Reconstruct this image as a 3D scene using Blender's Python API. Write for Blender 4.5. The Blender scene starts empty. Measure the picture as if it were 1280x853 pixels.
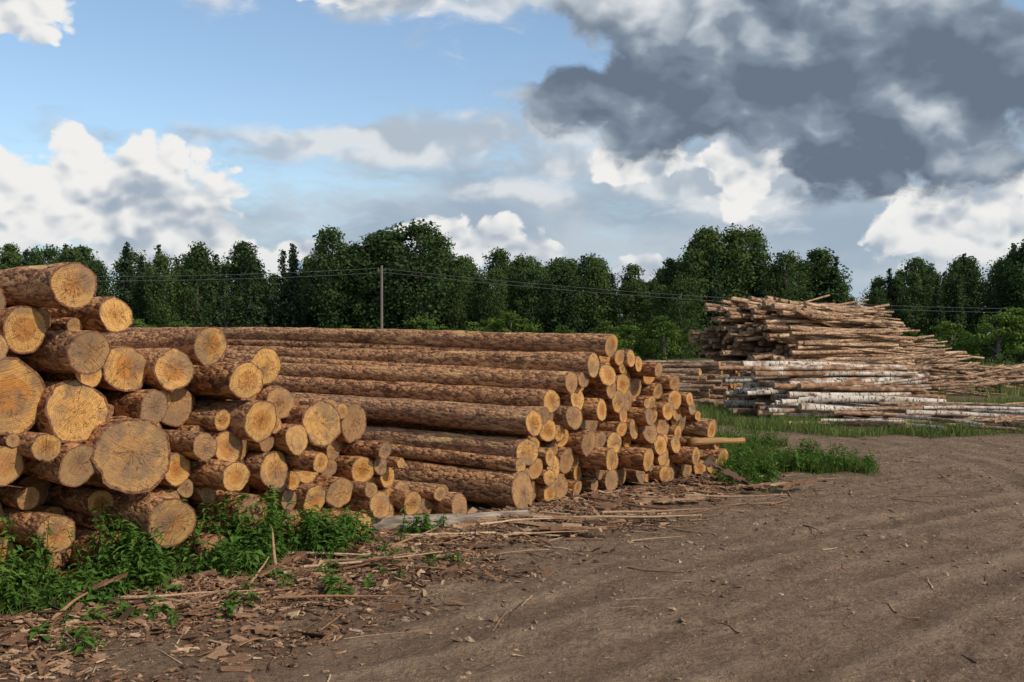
import bpy, math, random
import numpy as np
from mathutils import Vector
rng = np.random.default_rng(7)
random.seed(7)
scene = bpy.context.scene
scene.view_settings.view_transform = 'Standard'
scene.view_settings.look = 'None'
scene.view_settings.exposure = 0

# ------------------------------------------------------------ helpers
_lat = {}
def vn(x, y, sc, seed=0):
    if seed not in _lat:
        _lat[seed] = np.random.default_rng(1000+seed).random((128,128))
    L = _lat[seed]
    x = np.asarray(x, float)*sc; y = np.asarray(y, float)*sc
    xi = np.floor(x).astype(int); yi = np.floor(y).astype(int)
    fx = x-xi; fy = y-yi
    fx = fx*fx*(3-2*fx); fy = fy*fy*(3-2*fy)
    a = L[xi%128, yi%128]; b = L[(xi+1)%128, yi%128]
    c = L[xi%128, (yi+1)%128]; d = L[(xi+1)%128, (yi+1)%128]
    return (a*(1-fx)+b*fx)*(1-fy)+(c*(1-fx)+d*fx)*fy

def fbm(x, y, sc, seed=0, o=4):
    s = 0; a = 1; t = 0
    for i in range(o):
        s = s+a*vn(x, y, sc*2**i, seed+i); t += a; a *= .5
    return s/t

class Nodes:
    def __init__(self, tree): self.t = tree; self.n = tree.nodes; self.l = tree.links
    def new(self, typ, **kw):
        n = self.n.new(typ)
        for k, v in kw.items(): setattr(n, k, v)
        return n
    def put(self, sock, v):
        if isinstance(v, bpy.types.NodeSocket): self.l.new(v, sock)
        elif v is not None: sock.default_value = v
    def m(self, op, a, b=None, c=None, clamp=False):
        n = self.new('ShaderNodeMath', operation=op, use_clamp=clamp)
        self.put(n.inputs[0], a); self.put(n.inputs[1], b)
        if c is not None: self.put(n.inputs[2], c)
        return n.outputs[0]
    def ss(self, v, a, b, lo=0., hi=1.):
        n = self.new('ShaderNodeMapRange', interpolation_type='SMOOTHSTEP')
        self.put(n.inputs[0], v); self.put(n.inputs[1], a); self.put(n.inputs[2], b)
        self.put(n.inputs[3], lo); self.put(n.inputs[4], hi)
        return n.outputs[0]
    def vm(self, op, a, b=None):
        n = self.new('ShaderNodeVectorMath', operation=op)
        self.put(n.inputs[0], a); self.put(n.inputs[1], b)
        return n.outputs[0]
    def mix(self, f, a, b, mode='MIX'):
        n = self.new('ShaderNodeMix', data_type='RGBA', blend_type=mode)
        self.put(n.inputs[0], f)
        for i, v in ((6, a), (7, b)):
            if isinstance(v, tuple): v = (*v[:3], 1)
            self.put(n.inputs[i], v)
        return n.outputs[2]
    def noise(self, vec, scale, detail=4, rough=.55, dist=0.):
        n = self.new('ShaderNodeTexNoise')
        self.put(n.inputs['Vector'], vec); self.put(n.inputs['Scale'], scale)
        n.inputs['Detail'].default_value = detail; n.inputs['Roughness'].default_value = rough
        n.inputs['Distortion'].default_value = dist
        return n.outputs[0]
    def voro(self, vec, scale, feature='F1', detail=0., rand=1.):
        n = self.new('ShaderNodeTexVoronoi', feature=feature)
        self.put(n.inputs['Vector'], vec); self.put(n.inputs['Scale'], scale)
        if 'Detail' in n.inputs: n.inputs['Detail'].default_value = detail
        n.inputs['Randomness'].default_value = rand
        return n
    def attr(self, name):
        n = self.new('ShaderNodeAttribute', attribute_name=name)
        return n
    def sep(self, v):
        n = self.new('ShaderNodeSeparateXYZ'); self.put(n.inputs[0], v); return n.outputs
    def comb(self, x, y, z):
        n = self.new('ShaderNodeCombineXYZ')
        for i, v in enumerate((x, y, z)): self.put(n.inputs[i], v)
        return n.outputs[0]
    def bump(self, h, strength=.5, dist=.02):
        n = self.new('ShaderNodeBump'); self.put(n.inputs['Height'], h)
        n.inputs['Strength'].default_value = strength; n.inputs['Distance'].default_value = dist
        return n.outputs[0]

def new_mat(name):
    m = bpy.data.materials.new(name); m.use_nodes = True
    t = m.node_tree; t.nodes.clear()
    N = Nodes(t)
    out = N.new('ShaderNodeOutputMaterial')
    p = N.new('ShaderNodeBsdfPrincipled')
    t.links.new(p.outputs[0], out.inputs[0])
    p.inputs['Specular IOR Level'].default_value = .2
    p.inputs['Roughness'].default_value = .85
    return m, N, p, out

class Buf:
    """collects geometry with point attributes"""
    def __init__(self): self.v = []; self.f = []; self.mi = []; self.n = 0; self.a = {}
    def add(self, v, f, mi=0, **at):
        v = np.asarray(v, float)
        self.v.append(v)
        f = [tuple(int(i)+self.n for i in q) for q in f]
        self.f += f
        self.mi += [mi]*len(f)
        for k, x in at.items():
            self.a.setdefault(k, []).append(np.asarray(x, float) if not np.isscalar(x) else np.full(len(v), float(x)))
        self.n += len(v)
    def mesh(self, name, mats, smooth=True):
        me = bpy.data.meshes.new(name)
        V = np.concatenate(self.v)
        me.from_pydata(V.tolist(), [], self.f)
        for m in mats: me.materials.append(m)
        me.polygons.foreach_set('material_index', np.array(self.mi, dtype=np.int32))
        me.polygons.foreach_set('use_smooth', np.full(len(self.f), smooth))
        for k, x in self.a.items():
            x = np.concatenate(x)
            if x.ndim == 1:
                at = me.attributes.new(k, 'FLOAT', 'POINT'); at.data.foreach_set('value', x)
            else:
                at = me.attributes.new(k, 'FLOAT_VECTOR', 'POINT'); at.data.foreach_set('vector', x.ravel())
        me.update()
        return me
    def obj(self, name, mats, smooth=True):
        o = bpy.data.objects.new(name, self.mesh(name, mats, smooth))
        scene.collection.objects.link(o)
        return o

# ------------------------------------------------------------ ground height
ES = np.array([.643, .766]); EL = np.array([-.766, .643]); O0 = np.array([0., 11.9])
def sl(x, y):
    dx = x-O0[0]; dy = y-O0[1]
    return dx*ES[0]+dy*ES[1], dx*EL[0]+dy*EL[1]
def wxy(s, l): return O0[0]+s*ES[0]+l*EL[0], O0[1]+s*ES[1]+l*EL[1]

tracks = [
 [(-3.6,3.0),(-1.2,6.0),(1.2,8.6),(4.0,11.3),(7.6,14.0),(12,16.4),(20,19),(40,24)],
 [(-1.6,2.2),(0.5,4.9),(2.6,7.2),(5.2,9.8),(8.6,12.3),(13,14.5),(21,17),(41,22)],
 [(1.6,3),(3.4,6.2),(4.9,9.5),(6.2,13),(6.9,16.3),(6.7,19.5),(5.8,24),(5.2,30),(6,44)],
 [(3.4,3),(5.1,6.0),(6.6,9.1),(7.9,12.6),(8.5,16.1),(8.2,19.6),(7.2,24.2),(6.7,30),(7.6,44)],
 [(-3.0,2.0),(-.4,5.2),(2.0,8.0),(5.0,10.4),(9.0,12.9),(14,14.0),(22,15.2),(41,17)],
]
def track_d(x, y, pl, signed=False):
    d = np.full(np.shape(x), 1e9); sg = np.ones(np.shape(x))
    for (ax, ay), (bx, by) in zip(pl[:-1], pl[1:]):
        vx, vy = bx-ax, by-ay; L = vx*vx+vy*vy
        t = np.clip(((x-ax)*vx+(y-ay)*vy)/L, 0, 1)
        q = np.hypot(x-ax-t*vx, y-ay-t*vy)
        sg = np.where(q < d, np.sign(vx*(y-ay)-vy*(x-ax)), sg)
        d = np.minimum(d, q)
    return d*sg if signed else d
def rutf(x, y):
    wx = x+.3*(fbm(x, y, .5, 31, 2)-.5); wy = y+.3*(fbm(x, y, .5, 35, 2)-.5)
    r = 0; side = 0
    for i, t in enumerate(tracks):
        d = track_d(wx, wy, t); k = (.9, 1, .8, .7, .6)[i]
        r = np.maximum(r, k*np.exp(-(d/.18)**4)); side = np.maximum(side, k*np.exp(-((d-.28)/.1)**2))
    mod = np.clip(fbm(x, y, .7, 39, 3)*3-.7, .0, 1)
    return r*mod, side*mod
def gh(x, y):
    x = np.asarray(x, float); y = np.asarray(y, float)
    s, l = sl(x, y)
    r, side = rutf(x, y)
    near = np.clip(1-(np.hypot(x, y)-18)/25, 0, 1)
    h = (fbm(x, y, .35, 3, 3)-.5)*.07*near + (fbm(x, y, 3.2, 9, 4)-.5)*.04*near
    h += near*(-.018*r+.012*side)
    deb = np.exp(-((l+.75)/.6)**2)*np.clip((s+8)/1.5, 0, 1)*np.clip((5.5-s)/1.5, 0, 1)
    h += deb*.07*fbm(x, y, 1.3, 50, 3)*1.6
    h += near*.036*(fbm(x, y, 9, 60, 2)-.5)
    under = np.clip(l/.3, 0, 1)*(l < 13)*(s < 5)
    return h*(1-.9*under)
def grass_mask(x, y):
    s, l = sl(x, y)
    n = fbm(x, y, 1.1, 70, 4)-.5
    w = np.interp(s, [-9, -5.5, -4.2, -3.0, -2.2], [1.5, 1.05, .85, .5, .0])
    g = np.clip((w+.5*n*1.8+l)/.2, 0, 1)*(l < .3)*(s < -2.0)
    g = g*np.clip(.25+4*(fbm(x, y, 1.9, 171, 3)-.33), 0, 1)
    def blob(cx, cy, rx, ry): return np.clip((1-((x-cx)/rx)**2-((y-cy)/ry)**2+n*3.0)*1.3, 0, 1)
    g = np.maximum(g, blob(3.4, 17.2, 1.25, 3.9))
    g = np.maximum(g, blob(4.3, 15.8, .8, 1.3))
    g = np.maximum(g, blob(4.2, 28, 2.6, 5))
    g = np.maximum(g, blob(8.6, 21.9, 3.8, .9))
    g = np.maximum(g, blob(8.0, 27.5, 2.6, 2.2))
    g = np.maximum(g, blob(5.6, 23.6, 1.2, 1.6))
    g = np.maximum(g, blob(15, 29, 5.5, 4.2))
    far = np.clip((y-33+n*10)/6, 0, 1)
    g = np.maximum(g, far)
    g = np.maximum(g, np.clip((-x-8+y*.15-4)/3+n*2, 0, 1)*(l > 0))
    return g
def debris_mask(x, y):
    s, l = sl(x, y)
    n = fbm(x, y, 1.4, 80, 4)-.5
    w = np.interp(s, [-9, -5, -3, -1, 1, 4, 5.5], [2.9, 2.5, 2.3, 1.9, 1.6, 1.1, .5])
    d = np.clip((w+l+n*2.4)/1.1, 0, 1)*np.clip((6-s)/1, 0, 1)
    d = np.maximum(d, (l > 0)*(l < 12)*(s < 5.5)*1.)
    return d

# ------------------------------------------------------------ ground
def spaced(lo, hi, step, flo, fhi, k=1.13):
    a = list(np.arange(flo, fhi, step)); s = step; x = a[-1]
    while x < hi: s *= k; x += s; a.append(x)
    s = step; x = flo; b = []
    while x > lo: s *= k; x -= s; b.append(x)
    return np.array(b[::-1]+a)
gx = spaced(-2500, 2500, .045, -5.2, 9); gy = spaced(-60, 3500, .045, 4.8, 18)
GX, GY = np.meshgrid(gx, gy, indexing='ij')
GZ = gh(GX, GY)
nx, ny = GX.shape
idx = np.arange(nx*ny).reshape(nx, ny)
F = np.stack([idx[:-1,:-1], idx[1:,:-1], idx[1:,1:], idx[:-1,1:]], -1).reshape(-1, 4)
me = bpy.data.meshes.new('ground')
me.from_pydata(np.stack([GX, GY, GZ], -1).reshape(-1, 3).tolist(), [], F.tolist())
r_, s_ = rutf(GX, GY)
ac1 = np.clip(track_d(GX, GY, tracks[0], True), -30, 30); ac2 = np.clip(track_d(GX, GY, tracks[2], True), -30, 30)
for nm, arr in (('rut', r_), ('rside', s_), ('grass', grass_mask(GX, GY)), ('debris', debris_mask(GX, GY)), ('across', ac1), ('across2', ac2)):
    at = me.attributes.new(nm, 'FLOAT', 'POINT'); at.data.foreach_set('value', np.ascontiguousarray(arr).ravel().astype(float))
me.polygons.foreach_set('use_smooth', np.full(len(F), True))
ground = bpy.data.objects.new('ground', me); scene.collection.objects.link(ground)
m, N, p, out = new_mat('ground_soil')
pos = N.new('ShaderNodeNewGeometry').outputs['Position']
n1 = N.noise(pos, .55, 4, .6); n2 = N.noise(pos, 4.5, 6, .65); n3 = N.noise(pos, 38, 5, .7); n4 = N.noise(pos, 1.6, 5, .6, .4)
n5 = N.noise(pos, 14, 5, .65)
px, py, pz = N.sep(pos)
str1 = N.noise(N.comb(N.m('MULTIPLY', N.attr('across').outputs['Fac'], 6.), N.m('MULTIPLY', px, .7), N.m('MULTIPLY', py, .7)), 1., 5, .7)
str2 = N.noise(N.comb(N.m('MULTIPLY', N.attr('across2').outputs['Fac'], 6.), N.m('MULTIPLY', px, .7), N.m('MULTIPLY', py, .7)), 1., 5, .7)
c = N.mix(N.ss(n4, .36, .66), (.245,.155,.090), (.375,.248,.150))
c = N.mix(N.ss(str1, .45, .7, 0, .6), c, (.50,.345,.22))
c = N.mix(N.ss(str2, .48, .7, 0, .4), c, (.19,.118,.07))
c = N.mix(N.ss(str1, .32, .46, .5, 0), c, (.19,.12,.073))
c = N.mix(N.ss(n2, .42, .7, 0, .5), c, (.46,.315,.20))
c = N.mix(N.ss(n1, .45, .7, 0, .35), c, (.21,.133,.08))
c = N.mix(N.ss(n5, .35, .55, .55, 0), c, (.145,.092,.058))
c = N.mix(N.ss(n3, .33, .72, .5, 0), c, (.075,.047,.03))
rut = N.attr('rut').outputs['Fac']
c = N.mix(N.m('MULTIPLY', rut, N.ss(n2, .3, .6, .3, .7)), c, (.16,.102,.064))
c = N.mix(N.m('MULTIPLY', N.attr('rside').outputs['Fac'], .3), c, (.48,.34,.22))
deb = N.attr('debris').outputs['Fac']
vo2 = N.voro(N.vm('MULTIPLY', pos, (1, 1.6, 1)), 34, 'F1')
chipc = N.new('ShaderNodeValToRGB'); N.put(chipc.inputs[0], N.sep(vo2.outputs['Color'])[0])
cr = chipc.color_ramp; cr.elements[0].color = (.06,.036,.024,1); cr.elements[1].color = (.44,.255,.145,1)
e = cr.elements.new(.55); e.color = (.20,.11,.062,1)
dc = N.mix(N.ss(n2, .35, .65, .3, 1), chipc.outputs[0], (.14,.088,.056))
c = N.mix(N.m('MULTIPLY', deb, .88), c, dc)
g = N.attr('grass').outputs['Fac']
gc = N.mix(N.ss(n1, .35, .65), (.055,.085,.022), (.16,.145,.06))
gc = N.mix(N.ss(n3, .35, .7), gc, (.04,.052,.018))
c = N.mix(N.m('MULTIPLY', g, N.ss(n2, .2, .5, .4, .9)), c, gc)
N.put(p.inputs['Base Color'], c); p.inputs['Roughness'].default_value = .95
h = N.m('ADD', N.m('MULTIPLY', n3, .7), N.m('MULTIPLY', n2, .9))
h = N.m('ADD', h, N.m('MULTIPLY', n5, 1.3))
h = N.m('ADD', h, N.m('MULTIPLY', str1, .6))
h = N.m('ADD', h, N.m('MULTIPLY', N.m('MULTIPLY', deb, N.sep(vo2.outputs['Color'])[1]), .6))
N.put(p.inputs['Normal'], N.bump(h, 1., .055))
me.materials.append(m)

# ------------------------------------------------------------ log materials
def bark_mat(name, dark, mid, light, bare, bare_t=.62, bumps=.9):
    m, N, p, out = new_mat(name)
    lco = N.attr('lco').outputs['Vector']; lid = N.attr('lid').outputs['Fac']
    off = N.comb(0, 0, N.m('MULTIPLY', lid, 97.))
    v = N.vm('ADD', lco, off)
    vl = N.vm('MULTIPLY', v, (1, 1, .4))
    a = N.noise(vl, 9, 6, .65, .5); b = N.noise(vl, 42, 4, .7); k = N.noise(N.vm('MULTIPLY', v, (1, 1, .22)), 3.2, 4, .6, .3)
    vo = N.voro(N.vm('MULTIPLY', v, (1, 1, .45)), 26, 'F1', 1.)
    c = N.mix(N.ss(a, .34, .6), dark, mid)
    c = N.mix(N.ss(N.m('ADD', k, N.m('MULTIPLY', N.m('SUBTRACT', lid, .5), .3)), .36, .58), c, N.mix(N.ss(a, .3, .6), mid, light))
    c = N.mix(N.ss(b, .4, .7, .4, 0), c, dark)
    c = N.mix(N.ss(vo.outputs['Distance'], .3, .62, 0, .6), c, tuple(x*.5 for x in dark))
    c = N.mix(N.ss(N.sep(vo.outputs['Color'])[0], .5, .9, 0, .65), c, light)
    l2 = N.m('FRACT', N.m('MULTIPLY', lid, 13.7))
    c = N.mix(N.ss(l2, .65, .95, 0, .3), c, (.21,.15,.11))
    bn = N.noise(N.vm('ADD', N.vm('MULTIPLY', v, (1, 1, .22)), (3.1, 5.2, 1.7)), 7.5, 6, .66, .8)
    bt = N.m('SUBTRACT', bare_t, N.m('MULTIPLY', l2, .08))
    bm = N.ss(N.m('SUBTRACT', bn, bt), 0, .05)
    c = N.mix(bm, c, N.mix(N.ss(b, .3, .7), bare, tuple(x*.55 for x in bare)))
    N.put(p.inputs['Base Color'], c)
    h = N.m('ADD', N.m('MULTIPLY', a, 1.3), N.m('MULTIPLY', b, .6))
    h = N.m('SUBTRACT', h, N.m('MULTIPLY', vo.outputs['Distance'], 1.1))
    h = N.m('MULTIPLY', h, N.m('SUBTRACT', 1., N.m('MULTIPLY', bm, .7)))
    N.put(p.inputs['Normal'], N.bump(h, bumps, .03))
    p.inputs['Roughness'].default_value = .9
    return m
pine_bark = bark_mat('pine_bark', (.17,.070,.036), (.50,.215,.090), (.70,.35,.155), (.76,.46,.20), .63, .9)
tan_bark = bark_mat('peeled_bark', (.12,.066,.042), (.34,.19,.108), (.50,.31,.185), (.64,.45,.28), .58, .5)
m, N, p, out = new_mat('birch_bark')
lco = N.attr('lco').outputs['Vector']; lid = N.attr('lid').outputs['Fac']
v = N.vm('ADD', lco, N.comb(0, 0, N.m('MULTIPLY', lid, 97.)))
a = N.noise(N.vm('MULTIPLY', v, (1, 1, 4)), 8, 4, .6); b = N.noise(v, 5, 5, .7); k = N.noise(v, 1.3, 3, .6)
c = N.mix(N.ss(b, .35, .62), (.66,.59,.50), (.40,.33,.26))
c = N.mix(N.ss(a, .56, .61), c, (.06,.045,.035))
c = N.mix(N.ss(b, .58, .65), c, (.10,.065,.045))
c = N.mix(N.ss(N.m('ADD', k, N.m('MULTIPLY', lid, .5)), .74, .88), c, N.mix(N.ss(b, .4, .6), (.36,.20,.11), (.13,.075,.045)))
N.put(p.inputs['Base Color'], c); N.put(p.inputs['Normal'], N.bump(N.m('SUBTRACT', b, a), .5, .015))
birch_bark = m

def end_mat(name, sap, heart, dull):
    m, N, p, out = new_mat(name)
    lco = N.attr('lco').outputs['Vector']; lid = N.attr('lid').outputs['Fac']; rr = N.attr('rr').outputs['Fac']
    x, y, z = N.sep(lco)
    idv = N.m('MULTIPLY', lid, 53.)
    v3 = N.comb(x, y, idv)
    n1 = N.noise(v3, 6, 3, .5); n2 = N.noise(v3, 40, 4, .7); n3 = N.noise(v3, 2.5, 3, .6)
    R = N.m('SQRT', N.m('ADD', N.m('MULTIPLY', x, x), N.m('MULTIPLY', y, y)))
    ring = N.m('SINE', N.m('ADD', N.m('MULTIPLY', R, 430.), N.m('MULTIPLY', n1, 16.)))
    ringL = N.m('SINE', N.m('ADD', N.m('MULTIPLY', R, 120.), N.m('MULTIPLY', n1, 9.)))
    hw = N.ss(N.m('ADD', rr, N.m('MULTIPLY', N.m('SUBTRACT', n1, .5), .5)), .42, .62)
    c = N.mix(hw, heart, sap)
    l3 = N.m('FRACT', N.m('MULTIPLY', lid, 7.3))
    l4 = N.m('FRACT', N.m('MULTIPLY', lid, 31.7))
    c = N.mix(N.ss(l3, .35, .85, 0, .85), c, dull)
    c = N.mix(N.ss(l4, .72, .95, 0, .6), c, (.23,.165,.115))
    c = N.mix(N.ss(lid, .0, .35, .7, 0), c, tuple(min(1, q*1.22) for q in sap))
    c = N.mix(N.ss(ring, -.2, 1., 0, .36), c, tuple(q*.5 for q in heart))
    c = N.mix(N.ss(ringL, .2, 1., 0, .25), c, tuple(q*.55 for q in heart))
    c = N.mix(N.ss(n2, .5, .75, 0, .4), c, tuple(min(1, q*1.35) for q in sap))
    ca_, sa_ = N.m('COSINE', N.m('MULTIPLY', lid, 91.)), N.m('SINE', N.m('MULTIPLY', lid, 91.))
    xr = N.m('SUBTRACT', N.m('MULTIPLY', x, ca_), N.m('MULTIPLY', y, sa_)); yr = N.m('ADD', N.m('MULTIPLY', x, sa_), N.m('MULTIPLY', y, ca_))
    saw = N.noise(N.comb(N.m('MULTIPLY', xr, 3.), N.m('MULTIPLY', yr, 40.), idv), 3.5, 3, .6)
    c = N.mix(N.ss(saw, .46, .68, 0, .5), c, tuple(q*.5 for q in dull))
    ang = N.m('ARCTAN2', y, x)
    cn = N.noise(N.comb(N.m('SINE', ang), N.m('COSINE', ang), N.m('ADD', idv, N.m('MULTIPLY', R, 1.5))), 5.0, 2, .5)
    ck = N.m('ABSOLUTE', N.m('SUBTRACT', cn, .5))
    thick = N.ss(rr, .05, .75, .018, .006)
    crack = N.m('MULTIPLY', N.ss(N.m('DIVIDE', ck, thick), .5, 1.2, 1, 0), N.ss(N.noise(v3, 5, 1, .5), .41, .5))
    c = N.mix(N.m('MULTIPLY', crack, .85), c, (.05,.025,.012))
    c = N.mix(N.ss(rr, 0., .07, .8, 0), c, (.10,.05,.02))
    c = N.mix(N.ss(N.noise(v3, 4, 5, .65), .46, .64, 0, .75), c, (.20,.13,.08))
    rim = N.m('ADD', rr, N.m('MULTIPLY', N.m('SUBTRACT', N.noise(v3, 22, 3, .6), .5), .12))
    rimm = N.ss(rim, .915, .945)
    c = N.mix(rimm, c, N.mix(N.ss(n2, .3, .7), (.07,.036,.022), (.28,.13,.065)))
    N.put(p.inputs['Base Color'], c)
    h = N.m('ADD', N.m('ADD', N.m('MULTIPLY', saw, .6), N.m('MULTIPLY', n2, .4)), N.m('MULTIPLY', crack, -1.2))
    N.put(p.inputs['Normal'], N.bump(h, .8, .015))
    p.inputs['Roughness'].default_value = .75
    return m
pine_end = end_mat('pine_sawn_end', (.58,.32,.10), (.46,.19,.045), (.32,.19,.10))
birch_end = end_mat('birch_sawn_end', (.52,.34,.18), (.42,.23,.10), (.28,.16,.09))

def add_log(B, p0, dr, L, R, taper=.25, nrad=20, nseg=24, rough=.05, mats=(0, 1), bend=.02, tilt=.08):
    dr = np.array(dr, float); dr /= np.linalg.norm(dr)
    up = np.array([0, 0, 1.]); u = np.cross(up, dr); u /= np.linalg.norm(u); v = np.cross(dr, u)
    sd = rng.random()*50; lid = rng.random()
    th = np.linspace(0, 2*np.pi, nrad, endpoint=False)
    ct, st = np.cos(th), np.sin(th)
    tt = np.linspace(0, 1, nseg+1)
    T, TH = np.meshgrid(tt, th, indexing='ij')
    ov = 1+.07*np.cos(2*TH+sd)*rng.random()+.03*np.cos(3*TH+2*sd)*rng.random()
    rad = R*(1-taper*T)*ov
    rad *= 1+.07*np.exp(-T*L/.25)
    nz = fbm(np.cos(TH)*1.5+sd, np.sin(TH)*1.5+T*L*2.3, 1.6, 5, 3)-.5
    rad *= 1+rough*2.4*nz
    b1, b2 = (rng.random(2)-.5)*2*bend*L*.3
    bx = b1*np.sin(T*np.pi); bz = b2*np.sin(T*np.pi)
    P = p0+dr*(T*L)[..., None]+u*(np.cos(TH)*rad+bx)[..., None]+v*(np.sin(TH)*rad+bz)[..., None]
    ta, tb = (rng.random(2)-.5)*2*tilt
    sh = (ta*np.cos(TH)+tb*np.sin(TH))*rad*np.where(T == 0, 1, 0)
    P += dr*sh[..., None]
    lco = np.stack([np.cos(TH)*rad, np.sin(TH)*rad, T*L], -1)
    V = P.reshape(-1, 3)
    f = []
    for i in range(nseg):
        for j in range(nrad):
            a = i*nrad+j; b = i*nrad+(j+1) % nrad
            f.append((a, b, b+nrad, a+nrad))
    B.add(V, f, mats[0], lco=lco.reshape(-1, 3), lid=lid, rr=1.)
    pith = (rng.random(2)-.5)*.22*R
    for e, s in ((0, 1), (nseg, -1)):
        c = P[e].mean(0)+u*pith[0]+v*pith[1]; ring = P[e]
        r0 = rad[e]
        vs = [ring]; base = np.stack([ct*r0-pith[0], st*r0-pith[1], np.full(nrad, e*1.)], -1); ls = [base]; rs = [np.ones(nrad)]
        for k in (.6, .25):
            vs.append(c+(ring-c)*k); l = base.copy(); l[:, :2] *= k; ls.append(l); rs.append(np.full(nrad, k))
        vs.append(c[None]); ls.append(np.array([[0, 0, e*1.]])); rs.append(np.zeros(1))
        ff = []
        for q in range(2):
            for j in range(nrad):
                a = q*nrad+j; b = q*nrad+(j+1) % nrad
                t = (a, a+nrad, b+nrad, b); ff.append(t if s > 0 else t[::-1])
        for j in range(nrad):
            t = (2*nrad+j, 3*nrad, 2*nrad+(j+1) % nrad); ff.append(t if s > 0 else t[::-1])
        B.add(np.concatenate(vs), ff, mats[1], lco=np.concatenate(ls), lid=lid, rr=np.concatenate(rs))

def relax(C, it=80):
    C = [list(c) for c in C]
    for _ in range(it):
        for i in range(len(C)):
            for j in range(i):
                dx = C[i][0]-C[j][0]; dz = C[i][1]-C[j][1]; d = math.hypot(dx, dz)+1e-6
                o = (C[i][2]+C[j][2])*.985-d
                if o > 0:
                    k = .3*o/d
                    C[i][0] += dx*k; C[i][1] += dz*k; C[j][0] -= dx*k; C[j][1] -= dz*k
        for c in C: c[1] = max(c[1], c[2])
    return C
def fill(C, s0, s1, prof, rlo, rhi, rmin, step=.022, loose=1., pw=1.):
    ss_, zz = np.meshgrid(np.arange(s0, s1, step), np.arange(.03, 3.2, step), indexing='ij')
    top = prof(ss_)
    clear = zz.copy()
    for c in C: clear = np.minimum(clear, np.hypot(ss_-c[0], zz-c[1])-c[2])
    pick = lambda: rlo+(rhi-rlo)*rng.random()**pw
    tgt = pick()
    while True:
        ok = (clear >= tgt) & (zz+tgt*.8 < top)
        if not ok.any():
            tgt *= .93
            if tgt < rmin: break
            continue
        cost = np.where(ok, zz+rng.random(zz.shape)*.01, 99)
        i = np.unravel_index(cost.argmin(), cost.shape)
        C.append([ss_[i], zz[i], tgt*loose, None])
        clear = np.minimum(clear, np.hypot(ss_-ss_[i], zz-zz[i])-tgt)
        tgt = pick()
    return C

# ------------------------------------------------------------ near pile (s, z, r, offset)
near = [(-4.91,2.18,.150,-.35),(-4.60,1.98,.120,-.25),(-5.32,1.89,.155,-.1),(-5.55,2.02,.14,.0),(-4.80,1.71,.145,-.35),
 (-4.50,1.58,.17,.05),(-4.13,1.57,.155,-.1),(-3.78,1.75,.14,-.15),(-3.20,1.57,.15,.2),(-3.45,1.47,.145,-.2),
 (-5.36,1.40,.26,-.1),(-4.95,1.30,.21,-.2),(-4.10,1.27,.17,.3),(-4.47,.96,.27,-.35),(-3.84,.97,.105,-.2),
 (-3.31,1.14,.15,-.25),(-3.03,1.25,.13,.15),(-2.64,1.08,.185,-.1),(-2.19,1.03,.17,.15),(-4.87,.92,.14,-.3),(-5.43,.94,.13,-.1),
 (-4.08,.79,.12,-.05),(-3.14,.70,.155,-.05),(-2.70,.76,.085,-.3),(-3.57,.73,.11,-.35),(-4.15,.46,.175,-.45),(-3.41,.43,.13,-.4),
 (-2.26,.15,.13,-.4),(-2.4,.43,.13,0),(-2.11,.60,.12,.05),(-1.98,.30,.11,-.2),(-1.5,.24,.11,-.05),(-.92,.15,.13,-.15),
 (-3.75,.16,.13,-.4),(-2.9,.17,.14,.1),(-5.05,.45,.13,-.2),(-4.6,.2,.16,-.1),(-1.25,.13,.11,.1),(-1.78,.5,.10,.1)]
near = [(s+.6*o, z, r, o) for s, z, r, o in near]
C = relax(near, 100)
pr1 = lambda s: np.interp(s, [-9, -8, -7, -6, -5.2, -4.85, -4.55, -3.85, -3.6, -3.05, -2.9, -2.4, -2.02, -1.9, -1.6, -1.2, -.75, -.7],
                          [.5, 1.5, 2.1, 2.35, 2.15, 1.9, 1.7, 1.75, 1.65, 1.6, 1.3, 1.25, 1.15, .85, .55, .38, .3, 0])
C = fill(C, -8.8, -.75, pr1, .07, .16, .045, pw=1.5)
B = Buf()
for s, z, r, off in C:
    fixed = off is not None
    if not fixed: off = rng.normal(0.16, .2)
    x, y = wxy(s, off)
    yaw = rng.normal(0, .035 if r < .2 else .012); pit = rng.normal(.004, .014)
    d = np.array([EL[0]*math.cos(yaw)-EL[1]*math.sin(yaw), EL[0]*math.sin(yaw)+EL[1]*math.cos(yaw), pit])
    add_log(B, np.array([x, y, z+.01]), d, rng.uniform(5.3, 6.3)-off, r*1.0, rng.uniform(.05, .2), 28, 46, .1, bend=.014, tilt=.2)
B.obj('pine_log_pile', [pine_bark, pine_end])

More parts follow.
